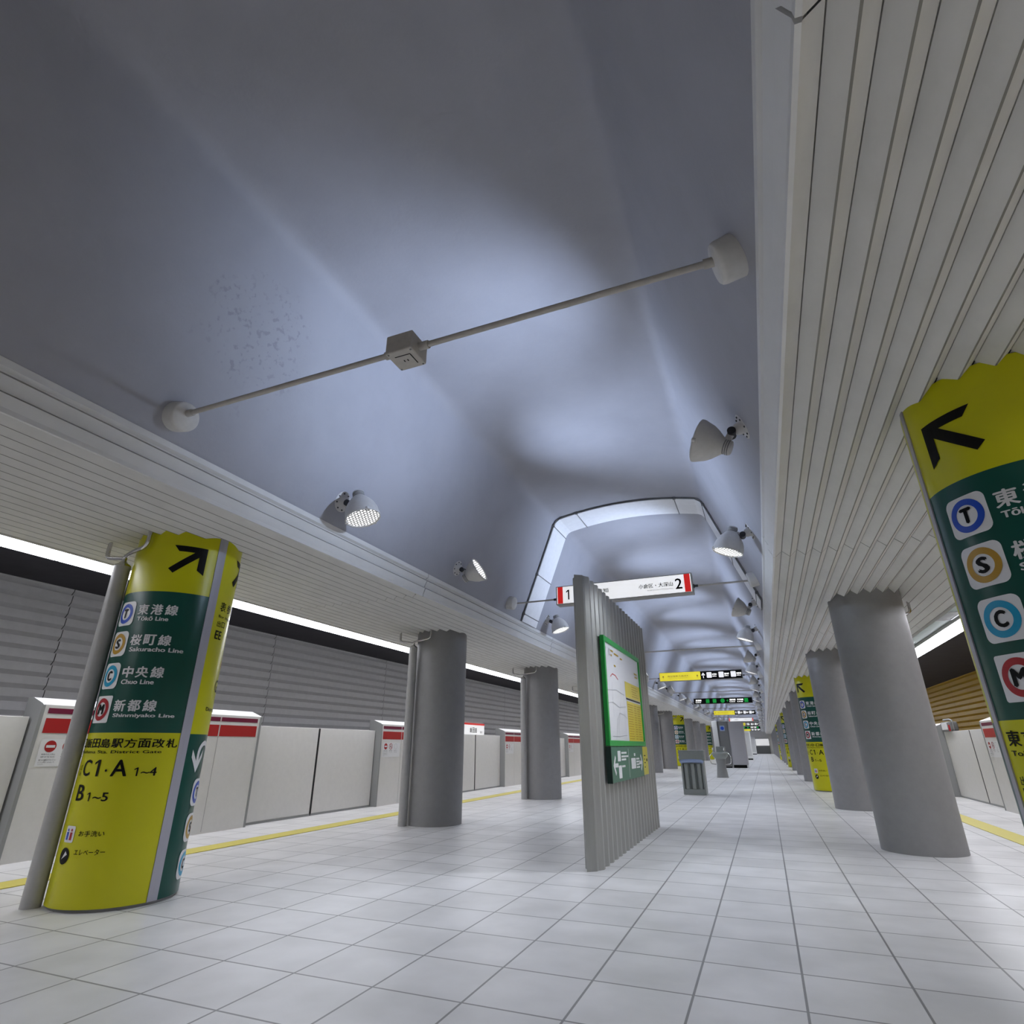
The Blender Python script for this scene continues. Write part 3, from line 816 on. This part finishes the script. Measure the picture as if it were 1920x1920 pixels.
# arc-length resample with inward offset
def resample(P, n):
    d = [0]
    for a, c in zip(P, P[1:]): d.append(d[-1]+math.hypot(c[0]-a[0], c[1]-a[1]))
    out = []
    for i in range(n+1):
        s = d[-1]*i/n; j = max(k for k in range(len(d)) if d[k] <= s+1e-9); j = min(j, len(P)-2)
        f = (s-d[j])/(d[j+1]-d[j]); out.append((P[j][0]+(P[j+1][0]-P[j][0])*f, P[j][1]+(P[j+1][1]-P[j][1])*f))
    return out
RS = resample(path, 96)
def inset(i, d):
    a = RS[max(i-1, 0)]; c = RS[min(i+1, len(RS)-1)]; tx, tz = c[0]-a[0], c[1]-a[1]; l = math.hypot(tx, tz)
    return (RS[i][0]+tz/l*d, RS[i][1]-tx/l*d)
joints = [0, 13, 27, 35, 61, 69, 83, 96]
for a, c in zip(joints, joints[1:]):
    b = MB()
    rows = []
    for i in range(a, c+1):
        lo = inset(i, .004); hi = inset(i, .03)
        rows.append([(lo[0], ya, lo[1]), (hi[0], ya, hi[1]), (hi[0], yb, hi[1]), (lo[0], yb, lo[1])])
    b.grid(rows, 'arch', False); b.build('cover_panel', t)
for j in joints[1:-1]+[2, 94]:
    b = MB(); h0 = inset(j, .033); 
    b.tube([(h0[0], ya-.02, h0[1]), (h0[0], yb+.015, h0[1])], .007, 'mid', 8); b.build('joint_strap', t)
b = MB(); b.tube([(inset(i, .02)[0], ya-.012, inset(i, .02)[1]) for i in range(0, 97, 2)], .009, 'mid', 8); b.build('edge_cable', t)
b = MB()
for j in joints[1:-1]+[2, 94]:
    h0 = inset(j, .02); b.box(h0[0]-.022, h0[0]+.022, ya-.03, ya, h0[1]-.022, h0[1]+.022, 'mid', .005)
b.build('cable_clip', t)

# ------------------------------------------------------------------ corrugated map stand
KX, KA, KB, KZ = -1.555, 5.56, 8.90, 2.66
t = thing('map_stand', 'tall corrugated grey steel stand in mid platform carrying the green map board', 'stand', (KX, KA, 0))
n = 18; pitch = (KB-KA-.12)/n; right = []; 
for i in range(n):
    y = .06+i*pitch
    right += [(.052, y+.0), (.085, y+pitch*.28), (.085, y+pitch*.55), (.052, y+pitch*.83)]
prof = [(0.0, -.02), (.045, .02)] + right + [(.045, KB-KA-.03), (0, KB-KA)]
prof += [(-x, y) for x, y in prof[1:-1]][::-1]
prof[0] = (-.03, -.035)
b = MB(); b.prism_z(prof, 0, KZ, 'kiosk'); b.build('corrugated_body', t)
bt = thing('map_board', 'framed area map with bright green frame on the corrugated stand', 'map', (KX+.087, KA, 0))
y0, y1, z0, z1 = 5.99-KA, 7.96-KA, 1.005, 2.105
D = .045
b = MB()
fw = .055
for q in ((y0, y1, z0, z0+fw), (y0, y1, z1-fw, z1), (y0, y0+fw, z0+fw, z1-fw), (y1-fw, y1, z0+fw, z1-fw)): b.box(0, D, q[0], q[1], q[2], q[3], 'gframe', .004)
b.build('green_frame', bt)
b = MB(); b.box(0, D-.015, y0+fw, y1-fw, z0+fw, z1-fw, 'mapw'); sh = b.build('map_sheet', bt)
km = lambda u, v: (D-.0135, u, v); km2 = lambda u, v: (D-.012, u, v)
b = MB(); b.shape([quad(7.02-KA, y1-fw-.01, z0+fw, 1.50), quad(6.98-KA, y1-fw-.01, 1.54, 1.72)], 'mapy', km); b.build('yellow_index', sh)
b = MB()
for i in range(15):
    z = 1.46-i*.027
    for j, (u, w) in enumerate(((7.06, .30), (7.42, .16), (7.62, .22))): b.shape([quad(u-KA, u+w-KA-(i*7 % 5)*.012, z, z+.008)], 'mapo', km2)
for i in range(5): b.shape([quad(7.35-KA, 7.75-KA-(i % 3)*.05, 1.57+i*.028, 1.577+i*.028)], 'mapo', km2)
b.shape([quad(6.99-KA, 7.85-KA, 1.515, 1.533)], 'black', km2)
b.build('index_lettering', sh); b = MB()
for u, w, z in ((6.33, .12, 1.98), (6.50, .22, 1.965), (6.80, .12, 1.95), (6.33, .06, 1.93), (7.60, .18, 1.86), (7.62, .17, 1.82), (6.45, .10, 1.83)): b.shape([quad(u-KA, u+w-KA, z, z+.018)], 'mapo', km2)
b.shape([ring(6.27-KA, 1.965, .03, .038, 24)], 'mapl', km2)
b.build('heading_mark', sh)
b = MB()
lines = [[(6.25, 1.70), (6.35, 1.74), (6.5, 1.735), (6.62, 1.70)]]
def stroke(P, w):
    out = []
    for (a, c), (d, e) in zip(P, P[1:]):
        l = math.hypot(d-a, e-c); nx, ny = -(e-c)/l*w/2, (d-a)/l*w/2
        out.append([(a-KA+nx, c+ny), (d-KA+nx, e+ny), (d-KA-nx, e-ny), (a-KA-nx, c-ny)])
    return out
b.shape(stroke(lines[0], .010), 'mapr', km2)
for P in ([(6.35, 1.07), (6.42, 1.16), (6.46, 1.27), (6.60, 1.345), (6.80, 1.33), (6.98, 1.30)], [(6.08, 1.42), (6.3, 1.44), (6.6, 1.40), (6.95, 1.43)], [(6.2, 1.10), (6.5, 1.10), (6.9, 1.12)], [(6.5, 1.08), (6.52, 1.22), (6.7, 1.50), (6.75, 1.68)],
          [(6.1, 1.55), (6.5, 1.58), (6.9, 1.55)], [(6.3, 1.30), (6.3, 1.65)], [(6.85, 1.1), (6.86, 1.6)]): b.shape(stroke(P, .006), 'mapl', km2)
b.build('map_line', sh)
dt = thing('direction_plate', 'dull green and yellow direction plate with white arrows under the map', 'sign', (KX+.087, KA, 0))
b = MB(); b.box(0, .05, 5.99-KA, 7.66-KA, .67, .998, 'kgreen', .003); b.build('green_plate', dt)
b = MB(); b.box(0, .05, 7.662-KA, 7.98-KA, .68, .998, 'kyel', .003); b.build('yellow_plate', dt)
b = MB(); b.box(0, .052, 5.975-KA, 5.99-KA, .668, 1.0, 'kdark'); b.build('dark_edge', dt)
kp = lambda u, v: (.0515, u-KA, v)
b = MB()
b.shape(xf(SARROW, lambda x, y: (6.05+x*.22, .73+y*.19)), 'white', kp); b.shape(xf(SARROW, lambda x, y: (7.60-x*.22, .73+y*.19)), 'white', kp)
b.shape([rrect(6.26, 6.40, .86, .96, .01), rrect(6.28, 6.42, .70, .82, .01), rrect(6.93, 7.18, .77, .88, .01), rrect(7.10, 7.18, .90, .93, .006), quad(6.80, 6.812, .69, .98)], 'white', kp)
for u, z, w in ((6.44, .93, .26), (6.44, .895, .34), (6.44, .865, .22), (6.44, .80, .16), (7.22, .86, .18), (7.22, .83, .22), (7.22, .80, .16), (7.22, .77, .2)): b.shape([quad(u, u+w, z, z+.018)], 'white', kp)
b.build('white_marking', dt)
b = MB()
for u, z, w in ((7.72, .89, .10), (7.72, .85, .05), (7.72, .81, .08), (7.72, .76, .06), (7.86, .83, .07)): b.shape([quad(u, u+w, z, z+(.012 if u < 7.8 else .03))], 'black', kp)
b.build('black_marking', dt)

# ------------------------------------------------------------------ platform furniture further back
t = thing('recycling_bin', 'grey steel bin with three recessed slots under an overhanging hood, nearest on the floor', 'bin', (-1.60, 14.6, 0))
b = MB(); x0, x1 = -.255, .235; dp = .42
b.box(x0, x1, .04, dp, 0, .70, 'bin', .006)
b.box(x0, x1, 0, .04, 0, .115, 'bin', .004); b.box(x0, x0+.035, 0, .04, .115, .66, 'bin'); b.box(x1-.035, x1, 0, .04, .115, .66, 'bin'); b.build('cabinet', t)
for i in range(3):
    b = MB(); c = x0+.035+(i+.5)*(x1-x0-.07)/3; w = .058
    b.lathe([(0, w), (.515, w)], (c, .055, .118), (0, 0, 1), 'bin', 24); b.build('container', t)
b = MB()
for i in range(4):
    c = x0+.035+i*(x1-x0-.07)/3; b.box(c-.012, c+.012, .03, .045, .115, .64, 'binr')
b.build('recess', t)
b = MB(); b.box(x0-.03, x1+.04, -.03, dp+.01, .70, .92, 'bin', .01); b.build('hood', t)
b = MB(); b.tube([(x0+.0, -.012, .665), (x0+.03, -.02, .69), (0, -.03, .70), (x1-.03, -.02, .69), (x1, -.012, .665)], .04, 'binb', 14); b.build('rim', t)

t = thing('drinking_fountain', 'grey steel drinking fountain with bright taps and side handles, behind the bin', 'drinking fountain', (-1.53, 22.9, 0))
b = MB(); b.lathe([(0, .20), (.03, .19), (.40, .145), (.62, .17)], (0, 0, 0), (0, 0, 1), 'mid', 24); b.build('pedestal', t)
b = MB(); b.lathe([(.60, .17), (.68, .25), (.80, .27), (.82, .25), (.74, .18), (.72, .001)], (0, 0, 0), (0, 0, 1), 'bin', 28, True, False, False); b.build('basin', t)
for sx in (-1, 1):
    b = MB(); b.tube([(sx*.16, -.05, .42), (sx*.33, -.10, .44), (sx*.36, -.05, .68), (sx*.26, 0, .78)], .016, 'chrome', 10, .06); b.build('handle', t)
for sx in (-.22, .15):
    b = MB(); b.tube([(sx, .02, .78), (sx, .0, .92), (sx, -.08, .93), (sx, -.09, .87)], .018, 'chrome', 12, .04); b.lathe([(0, .025), (.03, .02), (.04, .001)], (sx, -.0, .93), (0, 0, 1), 'chrome', 12); b.build('tap', t)
b = MB(); b.box(-.12, .20, .10, .13, .8, 1.0, 'bin', .02); b.build('back_splash', t)

t = thing('service_cabinet', 'tall grey cabinet with dark centre panel and blue emblem, behind the fountain', 'cabinet', (-1.66, 33.2, 0))
b = MB(); b.box(-.76, .74, 0, 1.1, .14, 2.2, 'cabm', .01); b.build('body', t)
b = MB(); b.box(-.77, -.52, -.06, .4, .02, 2.22, 'cabl', .01); b.build('light_side_panel', t)
b = MB(); b.box(-.51, .0, -.03, .02, .06, 2.2, 'cabd', .005); dp_ = b.build('dark_door', t)
b = MB(); mm = lambda u, v: (u, -.032, v); m4 = lambda u, v: (u, -.034, v)
b.shape([rrect(-.40, -.16, 1.74, 2.0, .02)], 'binb', mm); b.shape([disc(-.28, 1.87, .085)], 'blue', m4); b.build('blue_emblem', dp_)
b = MB(); b.box(.02, .73, -.02, .01, .14, 2.2, 'cabm', .006); b.build('grey_door', t)
for sx in (-.70, .0, .70):
    b = MB(); b.box(sx-.035, sx+.035, .0, .07, 0, .16, 'cabl'); b.build('leg', t)
b = MB(); b.box(-.7, .66, .06, 1.0, .0, .14, 'black'); b.build('plinth', t)

for i, (x, y, w, lb) in enumerate(((-1.62, 53.2, 1.14, 'white boxy machine on dark feet standing behind the tall grey cabinet'), (-1.75, 88.5, 1.1, 'farthest white boxy machine, small, near the end wall'))):
    t = thing('vending_machine', lb, 'machine', (x, y, 0), 'white machines in mid platform')
    b = MB(); b.box(-w/2, w/2, 0, .8, .10, 2.15, 'wbox', .02); b.build('body', t)
    b = MB(); b.box(-w/2+.06, w/2-.06, -.012, 0, .30, 2.05, 'cabl', .005); b.build('front_panel', t)
    b = MB(); b.box(-w/2+.03, w/2-.03, .03, .75, 0, .10, 'black'); b.build('plinth', t)
t = thing('end_glow_panel', 'glowing white panel added to brighten the end wall above the low dark barrier', 'glowing panel', (-.35, 96.9, 1.06))  # made-up glowing panel, added because the end wall stays dim
b = MB(); b.box(-.95, .95, 0, .1, 0, 1.0, 'mid', .01); b.build('frame', t)
b = MB(); b.box(-.9, .9, -.006, 0, .04, .96, 'elit'); b.build('lit_face', t)
t = thing('end_barrier', 'low dark grey barrier across the aisle in front of the end wall', 'barrier', (-.35, 96.4, 0))
b = MB(); b.box(-.95, .95, 0, .12, 0, .98, 'cabd', .01); b.build('panel', t)
b = MB(); b.box(-1.0, 1.0, -.03, .15, .98, 1.03, 'mid', .01); b.build('top_rail', t)

# ------------------------------------------------------------------ camera, world, view
cam = bpy.data.cameras.new('camera'); co = bpy.data.objects.new('camera', cam); COL.objects.link(co); S.camera = co
f, pitch, yaw, roll = 1062.417, .392909, -.391503, -.00176
cp, sp, cy, sy = math.cos(pitch), math.sin(pitch), math.cos(yaw), math.sin(yaw)
fwd = Vector((sy*cp, cy*cp, sp)); rt = Vector((cy, -sy, 0)); up = rt.cross(fwd)
r2 = rt*math.cos(roll)+up*math.sin(roll); u2 = -rt*math.sin(roll)+up*math.cos(roll)
co.matrix_world = Matrix(((r2.x, u2.x, -fwd.x, 0), (r2.y, u2.y, -fwd.y, 0), (r2.z, u2.z, -fwd.z, 1.0), (0, 0, 0, 1)))
cam.sensor_width = 36; cam.lens = 36*f/1920; cam.clip_start = .02; cam.clip_end = 300
w = bpy.data.worlds.new('world'); S.world = w; w.use_nodes = True
w.node_tree.nodes['Background'].inputs[0].default_value = (.5, .5, .5, 1); w.node_tree.nodes['Background'].inputs[1].default_value = .02
S.view_settings.view_transform = 'Standard'; S.view_settings.look = 'None'; S.view_settings.gamma = 1; S.view_settings.use_curve_mapping = False
S.view_settings.exposure = 0.0
